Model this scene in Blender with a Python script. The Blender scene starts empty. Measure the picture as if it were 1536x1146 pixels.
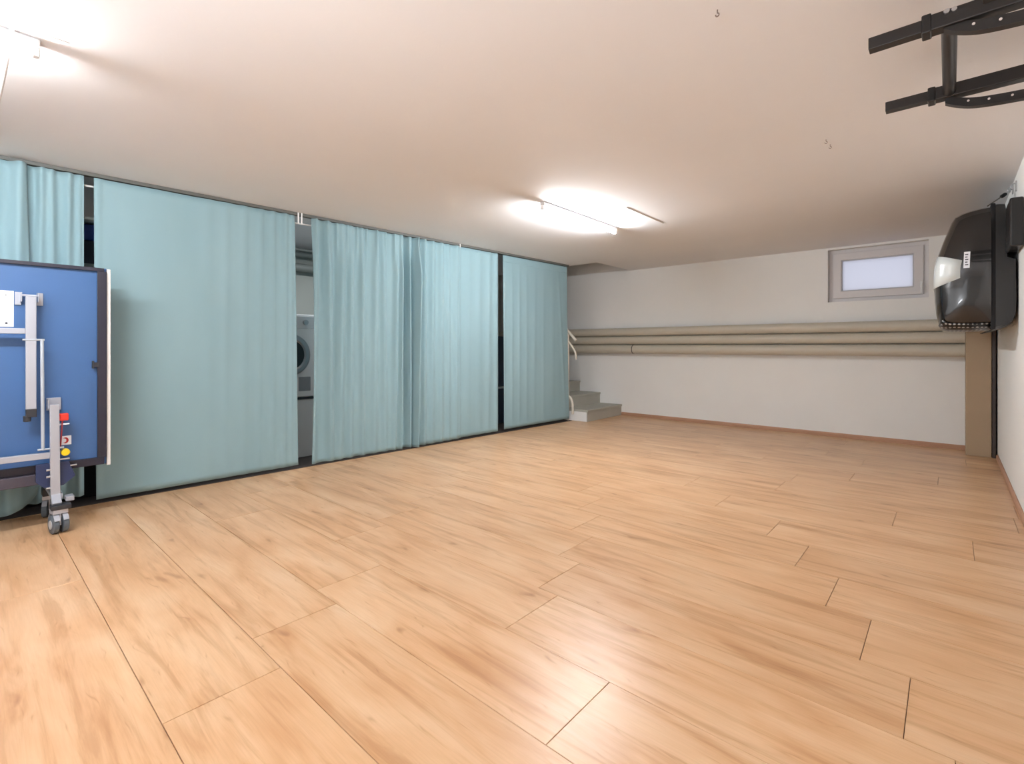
import bpy, bmesh, math, random
from mathutils import Vector, Matrix

random.seed(7)
S = bpy.context.scene
COL = S.collection
PI = math.pi

# ---------------------------------------------------------------- camera, world, exposure
cam_d = bpy.data.cameras.new('camera')
cam_d.sensor_fit = 'HORIZONTAL'
cam_d.sensor_width = 36.0
cam_d.lens = 36.0 * 740.0 / 1536.0
cam_d.shift_y = -(573.0 - 520.0) / 1536.0
cam_d.clip_start = 0.02
cam_d.clip_end = 100
cam = bpy.data.objects.new('camera', cam_d)
COL.objects.link(cam)
cam.location = (0, 0, 1.10)
cam.rotation_euler = (math.radians(90), 0, math.radians(41.6))
S.camera = cam

S.view_settings.view_transform = 'Standard'
S.view_settings.look = 'None'
S.view_settings.gamma = 1.0
S.view_settings.use_curve_mapping = False
S.view_settings.exposure = 1.80

W = bpy.data.worlds.new('sky')
S.world = W
W.use_nodes = True
wn = W.node_tree.nodes
wn['Background'].inputs['Color'].default_value = (0.66, 0.69, 0.84, 1)
wn['Background'].inputs['Strength'].default_value = 0.33

TUBE_STRENGTH = 105.0


def area_light(name, loc, rot, sx, sy, power, col):
    d = bpy.data.lights.new(name, 'AREA')
    d.shape = 'RECTANGLE'
    d.size, d.size_y = sx, sy
    d.energy = power
    d.color = col
    o = bpy.data.objects.new(name, d)
    COL.objects.link(o)
    o.location = loc
    o.rotation_euler = rot
    return o


# added fill for even brightness, from an unseen source behind the viewer
area_light('rear_fill', (-2.6, -4.5, 1.2), (math.radians(90), 0, 0), 4.6, 2.0, 14, (0.88, 0.94, 1.0))
# added unseen fill that brightens the laundry strip behind the curtains
area_light('laundry_fill', (-4.95, 2.9, 2.27), (0, 0, 0), 0.1, 0.9, 5, (0.95, 0.97, 1.0))
# unseen flash bounced off the ceiling beside the camera, added for even brightness
area_light('bounce_fill', (-0.9, -0.7, 1.35), (math.radians(180 - 22), 0, math.radians(25)), 0.5, 0.5, 13, (0.90, 0.945, 1.0))

CZ = 2.31          # ceiling height


# ---------------------------------------------------------------- materials
def lin(c):
    r = []
    for v in c:
        v = v / 255.0
        r.append(v / 12.92 if v <= 0.04045 else ((v + 0.055) / 1.055) ** 2.4)
    return (r[0], r[1], r[2], 1.0)


def mat(name, col, rough=0.6, metal=0.0, bump=0.0, bscale=60.0, var=0.0, vscale=3.0, coat=0.0, spec=0.5):
    m = bpy.data.materials.new(name)
    m.use_nodes = True
    nt = m.node_tree
    b = nt.nodes['Principled BSDF']
    b.inputs['Base Color'].default_value = lin(col)
    b.inputs['Roughness'].default_value = rough
    b.inputs['Metallic'].default_value = metal
    b.inputs['Coat Weight'].default_value = coat
    b.inputs['Specular IOR Level'].default_value = spec
    tc = nt.nodes.new('ShaderNodeTexCoord')
    if var > 0:
        n = nt.nodes.new('ShaderNodeTexNoise')
        n.inputs['Scale'].default_value = vscale
        n.inputs['Detail'].default_value = 4
        nt.links.new(tc.outputs['Object'], n.inputs['Vector'])
        r = nt.nodes.new('ShaderNodeValToRGB')
        c = lin(col)
        r.color_ramp.elements[0].position = 0.3
        r.color_ramp.elements[1].position = 0.7
        r.color_ramp.elements[0].color = (c[0] * (1 - var), c[1] * (1 - var), c[2] * (1 - var), 1)
        r.color_ramp.elements[1].color = (min(1, c[0] * (1 + var)), min(1, c[1] * (1 + var)), min(1, c[2] * (1 + var)), 1)
        nt.links.new(n.outputs['Fac'], r.inputs['Fac'])
        nt.links.new(r.outputs['Color'], b.inputs['Base Color'])
    if bump > 0:
        n = nt.nodes.new('ShaderNodeTexNoise')
        n.inputs['Scale'].default_value = bscale
        n.inputs['Detail'].default_value = 3
        nt.links.new(tc.outputs['Object'], n.inputs['Vector'])
        bp = nt.nodes.new('ShaderNodeBump')
        bp.inputs['Strength'].default_value = bump
        bp.inputs['Distance'].default_value = 0.002
        nt.links.new(n.outputs['Fac'], bp.inputs['Height'])
        nt.links.new(bp.outputs['Normal'], b.inputs['Normal'])
    return m


M_wall = mat('wall_paint', (238, 237, 234), 0.75, bump=0.25, bscale=90, var=0.015, vscale=2)
M_ceil = mat('ceiling_paint', (232, 231, 232), 0.8, bump=0.25, bscale=40, var=0.015, vscale=1.2)
M_dimwall = mat('shaded_wall_paint', (172, 176, 170), 0.8, bump=0.2, var=0.04, vscale=2)  # wall tone with the curtains' shade put into the colour
M_pipe = mat('pipe_paint', (196, 188, 172), 0.45, var=0.02, vscale=5)
M_pillar = mat('pillar_paint', (170, 146, 118), 0.6, var=0.03, vscale=4, bump=0.2)
M_dkpost = mat('dark_brown_metal', (60, 48, 42), 0.4)
M_step = mat('step_grey', (176, 174, 164), 0.6, var=0.03, vscale=6)
M_rail = mat('rail_cream', (214, 206, 192), 0.4)
M_white = mat('white_plastic', (232, 232, 232), 0.35)
M_winframe = mat('window_plastic', (216, 212, 212), 0.35)
M_blackgloss = mat('black_gloss', (18, 17, 18), 0.16, coat=0.6)
M_blacksatin = mat('black_satin', (22, 20, 20), 0.32)
M_steelblack = mat('black_powder_coat', (30, 26, 25), 0.38, bump=0.1, bscale=200)
M_steel = mat('steel', (190, 190, 192), 0.3, metal=0.9)
M_silver = mat('silver_paint', (176, 180, 190), 0.38, metal=0.25)
M_tableblue = mat('table_blue', (62, 100, 150), 0.42, var=0.03, vscale=3)
M_tableframe = mat('table_frame_dark', (34, 34, 50), 0.45)
M_chassis = mat('chassis_blue', (40, 54, 92), 0.45)
M_rubber = mat('grey_rubber', (92, 102, 112), 0.6)
M_darkplastic = mat('dark_plastic', (44, 46, 52), 0.45)
M_red = mat('red_plastic', (226, 58, 44), 0.4)
M_yellow = mat('yellow_plastic', (238, 204, 30), 0.4)
M_paper = mat('paper', (240, 242, 248), 0.7)
M_ink = mat('ink_grey', (196, 200, 200), 0.7)
M_inkdark = mat('ink_dark', (70, 72, 80), 0.7)
M_gapshade = mat('gap_shade', (96, 98, 94), 0.6)  # shade of the gap above the curtains, as a colour
M_cable = mat('cable_white', (228, 220, 214), 0.5)
M_bluebox = mat('blue_plastic', (24, 62, 150), 0.4)
M_navy = mat('navy_plastic', (18, 26, 48), 0.5)
M_greyshelf = mat('shelf_metal', (150, 158, 158), 0.5)
M_strip = mat('ceiling_strip_paint', (206, 200, 196), 0.7)
M_darkhole = mat('dark_lining', (26, 26, 28), 0.9)
M_pale = mat('pale_reflection', (224, 230, 230), 0.25, coat=0.3)  # white reflection put into the colour


def mat_baseboard():
    m = mat('baseboard_wood', (180, 136, 108), 0.45, var=0.06, vscale=5)
    return m


M_base = mat_baseboard()


def mat_emit(name, col, s):
    m = bpy.data.materials.new(name)
    m.use_nodes = True
    nt = m.node_tree
    nt.nodes.remove(nt.nodes['Principled BSDF'])
    e = nt.nodes.new('ShaderNodeEmission')
    e.inputs['Color'].default_value = col
    e.inputs['Strength'].default_value = s
    nt.links.new(e.outputs[0], nt.nodes['Material Output'].inputs[0])
    return m


M_tube = mat_emit('tube_glow', (0.935, 0.965, 1.0, 1), TUBE_STRENGTH)


def mat_cloth():
    m = bpy.data.materials.new('curtain_cloth')
    m.use_nodes = True
    nt = m.node_tree
    L = nt.links
    b = nt.nodes['Principled BSDF']
    b.inputs['Roughness'].default_value = 0.8
    b.inputs['Sheen Weight'].default_value = 0.15
    tc = nt.nodes.new('ShaderNodeTexCoord')
    mp = nt.nodes.new('ShaderNodeMapping')
    mp.inputs['Scale'].default_value = (1, 1.2, 0.35)
    n = nt.nodes.new('ShaderNodeTexNoise')
    n.inputs['Scale'].default_value = 2.2
    n.inputs['Detail'].default_value = 3
    r = nt.nodes.new('ShaderNodeValToRGB')
    r.color_ramp.elements[0].position = 0.3
    r.color_ramp.elements[1].position = 0.7
    r.color_ramp.elements[0].color = lin((148, 180, 188))
    r.color_ramp.elements[1].color = lin((155, 187, 195))
    L.new(tc.outputs['Object'], mp.inputs['Vector'])
    L.new(mp.outputs['Vector'], n.inputs['Vector'])
    L.new(n.outputs['Fac'], r.inputs['Fac'])
    L.new(r.outputs['Color'], b.inputs['Base Color'])
    # weave
    w = nt.nodes.new('ShaderNodeTexNoise')
    w.inputs['Scale'].default_value = 420
    bp = nt.nodes.new('ShaderNodeBump')
    bp.inputs['Strength'].default_value = 0.12
    bp.inputs['Distance'].default_value = 0.001
    L.new(tc.outputs['Object'], w.inputs['Vector'])
    L.new(w.outputs['Fac'], bp.inputs['Height'])
    L.new(bp.outputs['Normal'], b.inputs['Normal'])
    t = nt.nodes.new('ShaderNodeBsdfTranslucent')
    t.inputs['Color'].default_value = lin((140, 180, 190))
    mx = nt.nodes.new('ShaderNodeMixShader')
    mx.inputs[0].default_value = 0.14
    L.new(b.outputs[0], mx.inputs[1])
    L.new(t.outputs[0], mx.inputs[2])
    L.new(mx.outputs[0], nt.nodes['Material Output'].inputs[0])
    return m


M_cloth = mat_cloth()


def mat_pane():
    m = bpy.data.materials.new('frosted_pane')
    m.use_nodes = True
    nt = m.node_tree
    L = nt.links
    nt.nodes.remove(nt.nodes['Principled BSDF'])
    t = nt.nodes.new('ShaderNodeBsdfTranslucent')
    t.inputs['Color'].default_value = (0.95, 0.95, 0.95, 1)
    g = nt.nodes.new('ShaderNodeBsdfGlossy')
    g.inputs['Roughness'].default_value = 0.15
    mx = nt.nodes.new('ShaderNodeMixShader')
    mx.inputs[0].default_value = 0.06
    L.new(t.outputs[0], mx.inputs[1])
    L.new(g.outputs[0], mx.inputs[2])
    L.new(mx.outputs[0], nt.nodes['Material Output'].inputs[0])
    return m


M_pane = mat_pane()


def mat_wood():
    m = bpy.data.materials.new('oak_laminate')
    m.use_nodes = True
    nt = m.node_tree
    L = nt.links
    N = nt.nodes.new
    b = nt.nodes['Principled BSDF']
    uv = N('ShaderNodeUVMap')
    uv.uv_map = 'grain'

    def mapping(sx, sy, src=None):
        mp = N('ShaderNodeMapping')
        mp.inputs['Scale'].default_value = (sx, sy, 1)
        L.new(src if src else uv.outputs['UV'], mp.inputs['Vector'])
        return mp.outputs['Vector']

    def noise(vec, scale, detail=4, dist=0.0, rough=0.55):
        n = N('ShaderNodeTexNoise')
        n.inputs['Scale'].default_value = scale
        n.inputs['Detail'].default_value = detail
        n.inputs['Distortion'].default_value = dist
        n.inputs['Roughness'].default_value = rough
        L.new(vec, n.inputs['Vector'])
        return n.outputs['Fac']

    def ramp(fac, stops):
        r = N('ShaderNodeValToRGB')
        els = r.color_ramp.elements
        els[0].position, els[0].color = stops[0]
        els[1].position, els[1].color = stops[-1]
        for p, c in stops[1:-1]:
            e = els.new(p)
            e.color = c
        L.new(fac, r.inputs['Fac'])
        return r.outputs['Color']

    def mix(a, bb, fac, mode='MULTIPLY'):
        x = N('ShaderNodeMix')
        x.data_type = 'RGBA'
        x.blend_type = mode
        if isinstance(fac, float):
            x.inputs['Factor'].default_value = fac
        else:
            L.new(fac, x.inputs['Factor'])
        L.new(a, x.inputs['A'])
        if isinstance(bb, tuple):
            x.inputs['B'].default_value = bb
        else:
            L.new(bb, x.inputs['B'])
        return x.outputs['Result']

    # broad figure
    big = noise(mapping(0.9, 3.6), 2.0, 3, 0.5)
    base = ramp(big, [(0.28, lin((203, 157, 114))), (0.46, lin((215, 173, 132))), (0.60, lin((221, 183, 144))), (0.78, lin((227, 194, 159)))])
    # long dark streaks
    st = noise(mapping(0.55, 7.5), 2.2, 5, 0.9, 0.6)
    stc = ramp(st, [(0.36, (0.78, 0.70, 0.62, 1)), (0.46, (0.94, 0.91, 0.88, 1)), (0.52, (1, 1, 1, 1)), (0.72, (1.0, 1.0, 1.0, 1))])
    c = mix(base, stc, 0.85)
    # fine grain
    fg = noise(mapping(3.5, 90), 2.0, 4, 0.2, 0.6)
    fgc = ramp(fg, [(0.3, (0.90, 0.88, 0.86, 1)), (0.6, (1, 1, 1, 1))])
    c = mix(c, fgc, 0.7)
    # knots: warped cell centres, elongated along the plank
    wv = noise(mapping(3, 9), 1.2, 2)
    add = N('ShaderNodeVectorMath')
    add.operation = 'MULTIPLY_ADD'
    comb = N('ShaderNodeCombineXYZ')
    L.new(wv, comb.inputs[0])
    L.new(wv, comb.inputs[1])
    L.new(comb.outputs[0], add.inputs[0])
    add.inputs[1].default_value = (0.35, 0.35, 0)
    L.new(mapping(1.15, 3.2), add.inputs[2])
    vo = N('ShaderNodeTexVoronoi')
    vo.feature = 'F1'
    vo.voronoi_dimensions = '2D'
    vo.inputs['Scale'].default_value = 0.95
    vo.inputs['Randomness'].default_value = 1.0
    L.new(add.outputs[0], vo.inputs['Vector'])
    kn = ramp(vo.outputs['Distance'], [(0.0, (0.50, 0.38, 0.30, 1)), (0.022, (0.66, 0.54, 0.44, 1)), (0.05, (0.90, 0.84, 0.78, 1)), (0.17, (1, 1, 1, 1))])
    c = mix(c, kn, 0.75)
    # second, smaller set of specks
    vo2 = N('ShaderNodeTexVoronoi')
    vo2.voronoi_dimensions = '2D'
    vo2.inputs['Scale'].default_value = 1.1
    L.new(mapping(1.5, 6.0, add.outputs[0]), vo2.inputs['Vector'])
    kn2 = ramp(vo2.outputs['Distance'], [(0.0, (0.62, 0.50, 0.40, 1)), (0.05, (0.92, 0.88, 0.84, 1)), (0.12, (1, 1, 1, 1))])
    c = mix(c, kn2, 0.6)
    # plank to plank tint
    at = N('ShaderNodeAttribute')
    at.attribute_name = 'tint'
    tn = ramp(at.outputs['Fac'], [(0.0, (0.96, 0.945, 0.93, 1)), (1.0, (1.03, 1.025, 1.02, 1))])
    c = mix(c, tn, 1.0)
    L.new(c, b.inputs['Base Color'])
    rg = N('ShaderNodeMapRange')
    L.new(big, rg.inputs['Value'])
    rg.inputs['To Min'].default_value = 0.27
    rg.inputs['To Max'].default_value = 0.37
    L.new(rg.outputs[0], b.inputs['Roughness'])
    bp = N('ShaderNodeBump')
    bp.inputs['Strength'].default_value = 0.06
    bp.inputs['Distance'].default_value = 0.001
    L.new(fg, bp.inputs['Height'])
    L.new(bp.outputs['Normal'], b.inputs['Normal'])
    b.inputs['Specular IOR Level'].default_value = 0.45
    return m


M_wood = mat_wood()


# ---------------------------------------------------------------- mesh helpers
def obj(name, bm, m, parent=None, smooth=False, bevel=0.0, seg=2, autos=None):
    me = bpy.data.meshes.new(name)
    bmesh.ops.recalc_face_normals(bm, faces=bm.faces)
    bm.to_mesh(me)
    bm.free()
    if smooth or autos:
        for p in me.polygons:
            p.use_smooth = True
    o = bpy.data.objects.new(name, me)
    COL.objects.link(o)
    for mm in (m if isinstance(m, (list, tuple)) else [m]):
        me.materials.append(mm)
    if autos:
        me.set_sharp_from_angle(angle=math.radians(autos))
    if bevel:
        md = o.modifiers.new('bevel', 'BEVEL')
        md.width = bevel
        md.segments = seg
        md.limit_method = 'ANGLE'
        md.angle_limit = math.radians(40)
    if parent:
        o.parent = parent
        o.matrix_parent_inverse = Matrix.Identity(4)
        o.location = -Vector(parent.location)     # meshes are written in room coordinates
    return o


def thing(name, label, cat, loc, group=None):
    o = bpy.data.objects.new(name, None)
    o.empty_display_size = 0.05
    COL.objects.link(o)
    o.location = loc
    o['label'] = label
    o['category'] = cat
    if group:
        o['group'] = group
    return o


def tag(o, label, cat, group=None):
    o['label'] = label
    o['category'] = cat
    if group:
        o['group'] = group
    return o


def struct(o):
    o['kind'] = 'structure'
    return o


def box(bm, x0, x1, y0, y1, z0, z1, mi=0):
    r = bmesh.ops.create_cube(bm, size=1)
    v = r['verts']
    bmesh.ops.scale(bm, vec=(x1 - x0, y1 - y0, z1 - z0), verts=v)
    bmesh.ops.translate(bm, vec=((x0 + x1) / 2, (y0 + y1) / 2, (z0 + z1) / 2), verts=v)
    for f in {f for w in v for f in w.link_faces}:
        f.material_index = mi
    return v


def bxo(name, m, parent, x0, x1, y0, y1, z0, z1, bevel=0.0):
    bm = bmesh.new()
    box(bm, x0, x1, y0, y1, z0, z1)
    return obj(name, bm, m, parent, bevel=bevel)


def tube(bm, pts, r, n=12, closed_ends=True):
    pts = [Vector(p) for p in pts]
    rings = []
    prev = None
    for i, p in enumerate(pts):
        if i == 0:
            t = (pts[1] - p)
        elif i == len(pts) - 1:
            t = (p - pts[i - 1])
        else:
            t = (pts[i + 1] - p).normalized() + (p - pts[i - 1]).normalized()
        t.normalize()
        if prev is None:
            a = Vector((0, 0, 1)) if abs(t.z) < 0.9 else Vector((1, 0, 0))
            u = t.cross(a).normalized()
        else:
            u = (prev - t * prev.dot(t)).normalized()
        prev = u
        w = t.cross(u).normalized()
        rr = r[i] if isinstance(r, (list, tuple)) else r
        rings.append([bm.verts.new(p + (u * math.cos(2 * PI * k / n) + w * math.sin(2 * PI * k / n)) * rr) for k in range(n)])
    for a, b in zip(rings, rings[1:]):
        for k in range(n):
            bm.faces.new((a[k], a[(k + 1) % n], b[(k + 1) % n], b[k]))
    if closed_ends:
        bm.faces.new(list(reversed(rings[0])))
        bm.faces.new(rings[-1])


def bar(bm, p0, p1, w, h, up=(0, 0, 1)):
    """rectangular bar from p0 to p1; w across, h along 'up'"""
    p0, p1 = Vector(p0), Vector(p1)
    t = (p1 - p0).normalized()
    u = t.cross(Vector(up)).normalized()
    v = u.cross(t).normalized()
    vs = []
    for p in (p0, p1):
        for a, b in ((-1, -1), (1, -1), (1, 1), (-1, 1)):
            vs.append(bm.verts.new(p + u * a * w / 2 + v * b * h / 2))
    for f in ((0, 1, 2, 3), (7, 6, 5, 4), (0, 4, 5, 1), (1, 5, 6, 2), (2, 6, 7, 3), (3, 7, 4, 0)):
        bm.faces.new([vs[i] for i in f])


def tubeo(name, m, parent, pts, r, n=12):
    bm = bmesh.new()
    tube(bm, pts, r, n)
    return obj(name, bm, m, parent, autos=40)


def baro(name, m, parent, p0, p1, w, h, up=(0, 0, 1), bevel=0.002):
    bm = bmesh.new()
    bar(bm, p0, p1, w, h, up)
    return obj(name, bm, m, parent, bevel=bevel)


def smooth_path(pts, n=6):
    """Catmull-Rom through the points"""
    P = [Vector(p) for p in pts]
    P = [P[0] * 2 - P[1]] + P + [P[-1] * 2 - P[-2]]
    out = []
    for i in range(1, len(P) - 2):
        for k in range(n):
            t = k / n
            a, b, c, d = P[i - 1], P[i], P[i + 1], P[i + 2]
            out.append(0.5 * ((2 * b) + (c - a) * t + (2 * a - 5 * b + 4 * c - d) * t * t + (3 * b - a - 3 * c + d) * t ** 3))
    out.append(P[-2])
    return out


# ---------------------------------------------------------------- the room shell
XR, YB = 0.35, 7.12       # right wall, back wall
XL, YF = -6.6, -4.6       # far left wall behind the curtains, wall behind the camera
# floor made of laid planks
def build_floor():
    bm = bmesh.new()
    uvl = bm.loops.layers.uv.new('grain')
    tl = bm.faces.layers.float.new('tint')
    pitch, off, plen, g = 0.3415, 0.0565, 1.308, 0.0020
    known = {1: -1.717, 2: -1.965, 3: -0.835, 4: 0.011, 5: -0.098, 6: -0.237, 7: -0.395, 8: -0.582, 9: -0.80, 10: 0.095, 11: -0.265}
    rnd = random.Random(11)
    k0 = int(math.floor((YF - off) / pitch))
    k1 = int(math.ceil((YB - off) / pitch))
    for k in range(k0, k1):
        y0, y1 = off + k * pitch, off + (k + 1) * pitch
        y0, y1 = max(y0, YF), min(y1, YB)
        plen = 2.616 if k in (0, 1, 2) else 1.308
        j = known.get(k, rnd.uniform(0, plen))
        if k == 0:
            j = -0.45
        s = j - plen * math.ceil((j - XL) / plen)
        while s < XR:
            x0, x1 = max(s, XL), min(s + plen, XR)
            if x1 - x0 > 0.01:
                du, dv, tv = rnd.uniform(0, 60), rnd.uniform(0, 60), rnd.random()
                b = 0.0009
                def V(x, y, z):
                    return bm.verts.new((x, y, z))
                o_ = [V(x0 + g / 2, y0 + g / 2, -b), V(x1 - g / 2, y0 + g / 2, -b), V(x1 - g / 2, y1 - g / 2, -b), V(x0 + g / 2, y1 - g / 2, -b)]
                e = g / 2 + b
                i_ = [V(x0 + e, y0 + e, 0), V(x1 - e, y0 + e, 0), V(x1 - e, y1 - e, 0), V(x0 + e, y1 - e, 0)]
                l_ = [V(v.co.x, v.co.y, -0.008) for v in o_]
                fs = [bm.faces.new(i_)]
                for q in range(4):
                    fs.append(bm.faces.new((o_[q], o_[(q + 1) % 4], i_[(q + 1) % 4], i_[q])))
                    fs.append(bm.faces.new((l_[q], l_[(q + 1) % 4], o_[(q + 1) % 4], o_[q])))
                for f in fs:
                    f[tl] = tv
                    for lp in f.loops:
                        lp[uvl].uv = (lp.vert.co.x - x0 + du, lp.vert.co.y - y0 + dv)
            s += plen
    # dark base below the grooves
    v = [bm.verts.new(c) for c in ((XL, YF, -0.008), (XR, YF, -0.008), (XR, YB, -0.008), (XL, YB, -0.008), (XL, YF, -0.10), (XR, YF, -0.10), (XR, YB, -0.10), (XL, YB, -0.10))]
    for f in ((0, 1, 2, 3), (4, 7, 6, 5), (0, 4, 5, 1), (1, 5, 6, 2), (2, 6, 7, 3), (3, 7, 4, 0)):
        ff = bm.faces.new([v[i] for i in f])
        ff.material_index = 1
    me = bpy.data.meshes.new('floor')
    bm.to_mesh(me)
    bm.free()
    me.materials.append(M_wood)
    me.materials.append(mat('groove_brown', (112, 78, 52), 0.8))
    o = bpy.data.objects.new('floor', me)
    COL.objects.link(o)
    return struct(o)


build_floor()

# ceiling with the opening over the stairs
OX, OY = -3.80, 6.12
bm = bmesh.new()
box(bm, XL - 0.1, XR + 0.1, YF - 0.1, OY, CZ, CZ + 0.2)
box(bm, OX, XR + 0.1, OY, YB + 0.25, CZ, CZ + 0.2)
struct(obj('ceiling', bm, M_ceil))
# stairwell above the opening
bm = bmesh.new()
box(bm, XL - 0.1, OX + 0.1, OY - 0.1, OY, CZ + 0.2, 3.4)
box(bm, OX, OX + 0.1, OY, YB, CZ + 0.2, 3.4)
struct(obj('wall_stairwell', bm, M_wall))
bm = bmesh.new()
box(bm, XL - 0.1, OX + 0.1, OY - 0.1, YB + 0.25, 3.4, 3.5)
struct(obj('ceiling_stairwell', bm, M_ceil))

# back wall with the window opening
WX0, WX1, WZ0, WZ1 = -1.125, -0.175, 1.645, 2.285
WT = 0.25
bm = bmesh.new()
box(bm, XL - 0.1, WX0, YB, YB + WT, -0.1, 3.4)
box(bm, WX1, XR + 0.1, YB, YB + WT, -0.1, 3.4)
box(bm, WX0, WX1, YB, YB + WT, -0.1, WZ0)
box(bm, WX0, WX1, YB, YB + WT, WZ1, 3.4)
bmesh.ops.remove_doubles(bm, verts=bm.verts, dist=1e-5)
struct(obj('wall_back', bm, M_wall))
struct(bxo('wall_right', M_wall, None, XR, XR + 0.2, YF - 0.1, YB, -0.1, CZ))
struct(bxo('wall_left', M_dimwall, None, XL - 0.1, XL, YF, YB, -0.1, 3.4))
struct(bxo('wall_front', M_wall, None, XL, XR, YF - 0.1, YF, -0.1, CZ))

# dark floor of the laundry strip behind the curtains
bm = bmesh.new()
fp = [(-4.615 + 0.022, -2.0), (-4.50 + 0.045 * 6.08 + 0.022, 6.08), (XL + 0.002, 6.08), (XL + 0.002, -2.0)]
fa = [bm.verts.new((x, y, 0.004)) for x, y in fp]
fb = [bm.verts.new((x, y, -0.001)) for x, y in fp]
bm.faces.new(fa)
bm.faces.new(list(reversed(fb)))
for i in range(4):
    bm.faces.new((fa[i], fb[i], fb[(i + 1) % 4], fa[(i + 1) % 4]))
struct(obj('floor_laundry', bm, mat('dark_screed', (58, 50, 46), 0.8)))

# baseboards
def baseboard(name, p0, p1, nrm):
    bm = bmesh.new()
    p0, p1, nrm = Vector(p0), Vector(p1), Vector(nrm)
    prof = [(0, 0), (0.014, 0), (0.014, 0.034), (0.009, 0.042), (0.006, 0.05), (0, 0.05)]
    a = [bm.verts.new(p0 + nrm * d + Vector((0, 0, z))) for d, z in prof]
    b = [bm.verts.new(p1 + nrm * d + Vector((0, 0, z))) for d, z in prof]
    n = len(prof)
    for i in range(n):
        bm.faces.new((a[i], a[(i + 1) % n], b[(i + 1) % n], b[i]))
    bm.faces.new(a)
    bm.faces.new(list(reversed(b)))
    return struct(obj(name, bm, M_base))


baseboard('baseboard_back', (-3.955, YB, 0), (0.12, YB, 0), (0, -1, 0))
baseboard('baseboard_right', (XR, YF, 0), (XR, 6.74, 0), (-1, 0, 0))

# window
win = bpy.data.objects.new('window_1', None)
COL.objects.link(win)
win.location = ((WX0 + WX1) / 2, YB + 0.1, WZ0)
win['kind'] = 'structure'
fy0, fy1 = YB + 0.085, YB + 0.15


def ring(bm, x0, x1, z0, z1, w, y0, y1, wb=None):
    wb = w if wb is None else wb
    o_ = [(x0, z0), (x1, z0), (x1, z1), (x0, z1)]
    i_ = [(x0 + w, z0 + wb), (x1 - w, z0 + wb), (x1 - w, z1 - w), (x0 + w, z1 - w)]
    vo0 = [bm.verts.new((x, y0, z)) for x, z in o_]
    vi0 = [bm.verts.new((x, y0, z)) for x, z in i_]
    vo1 = [bm.verts.new((x, y1, z)) for x, z in o_]
    vi1 = [bm.verts.new((x, y1, z)) for x, z in i_]
    for k in range(4):
        j = (k + 1) % 4
        bm.faces.new((vo0[k], vo0[j], vi0[j], vi0[k]))
        bm.faces.new((vo1[k], vi1[k], vi1[j], vo1[j]))
        bm.faces.new((vo0[k], vo1[k], vo1[j], vo0[j]))
        bm.faces.new((vi0[k], vi0[j], vi1[j], vi1[k]))


bm = bmesh.new()
ring(bm, WX0, WX1, WZ0, WZ1, 0.055, fy0, fy1 + 0.02)
obj('window_frame', bm, M_winframe, win, bevel=0.004)
bm = bmesh.new()
ring(bm, WX0 + 0.045, WX1 - 0.045, WZ0 + 0.045, WZ1 - 0.045, 0.085, fy0 - 0.025, fy1)
obj('sash', bm, M_winframe, win, bevel=0.006)
bm = bmesh.new()
ring(bm, WX0 + 0.128, WX1 - 0.128, WZ0 + 0.128, WZ1 - 0.128, 0.012, fy0 - 0.012, fy1 - 0.01)
obj('glazing_bead', bm, mat('bead_grey', (190, 188, 190), 0.5), win, bevel=0.003)
bxo('pane', M_pane, win, WX0 + 0.13, WX1 - 0.13, fy0 + 0.02, fy0 + 0.026, WZ0 + 0.13, WZ1 - 0.13)
bm = bmesh.new()
hx = WX1 - 0.062
box(bm, hx - 0.012, hx + 0.012, fy0 - 0.037, fy0 - 0.024, WZ0 + 0.12, WZ0 + 0.19)
tube(bm, [(hx, fy0 - 0.036, WZ0 + 0.16), (hx, fy0 - 0.058, WZ0 + 0.16)], 0.008, 8)
bar(bm, (hx, fy0 - 0.06, WZ0 + 0.17), (hx, fy0 - 0.06, WZ0 + 0.06), 0.016, 0.01, (0, 1, 0))
obj('window_handle', bm, M_white, win, bevel=0.003)

# ---------------------------------------------------------------- ceiling lights
def ceiling_light(name, x, y0, y1, label):
    t = thing(name, label, 'ceiling light', (x, (y0 + y1) / 2, CZ), 'tube lights on the ceiling')
    bm = bmesh.new()
    box(bm, x - 0.024, x + 0.024, y0, y1, CZ - 0.032, CZ - 0.001)
    obj('housing', bm, M_white, t, bevel=0.006)
    tubeo('lamp_tube', M_tube, t, [(x, y0 + 0.02, CZ - 0.05), (x, y1 - 0.02, CZ - 0.05)], 0.014, 16)
    for yy in (y0, y1 - 0.022):
        bxo('end_cap', M_white, t, x - 0.016, x + 0.016, yy, yy + 0.022, CZ - 0.068, CZ - 0.03, 0.004)
    return t


l0 = ceiling_light('tube_light', -2.545, 3.24, 4.45, 'glowing fluorescent tube light in the middle of the ceiling before the back wall')


def dup_tree(root, loc, label, group=None):
    r = root.copy()
    COL.objects.link(r)
    r.location = loc
    r['label'] = label
    if group:
        r['group'] = group
    for ch in list(root.children):
        c = ch.copy()
        COL.objects.link(c)
        c.parent = r
    return r


dup_tree(l0, (-2.70, -0.385, CZ), 'glowing fluorescent tube light at the ceiling above the blue folded table')

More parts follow.
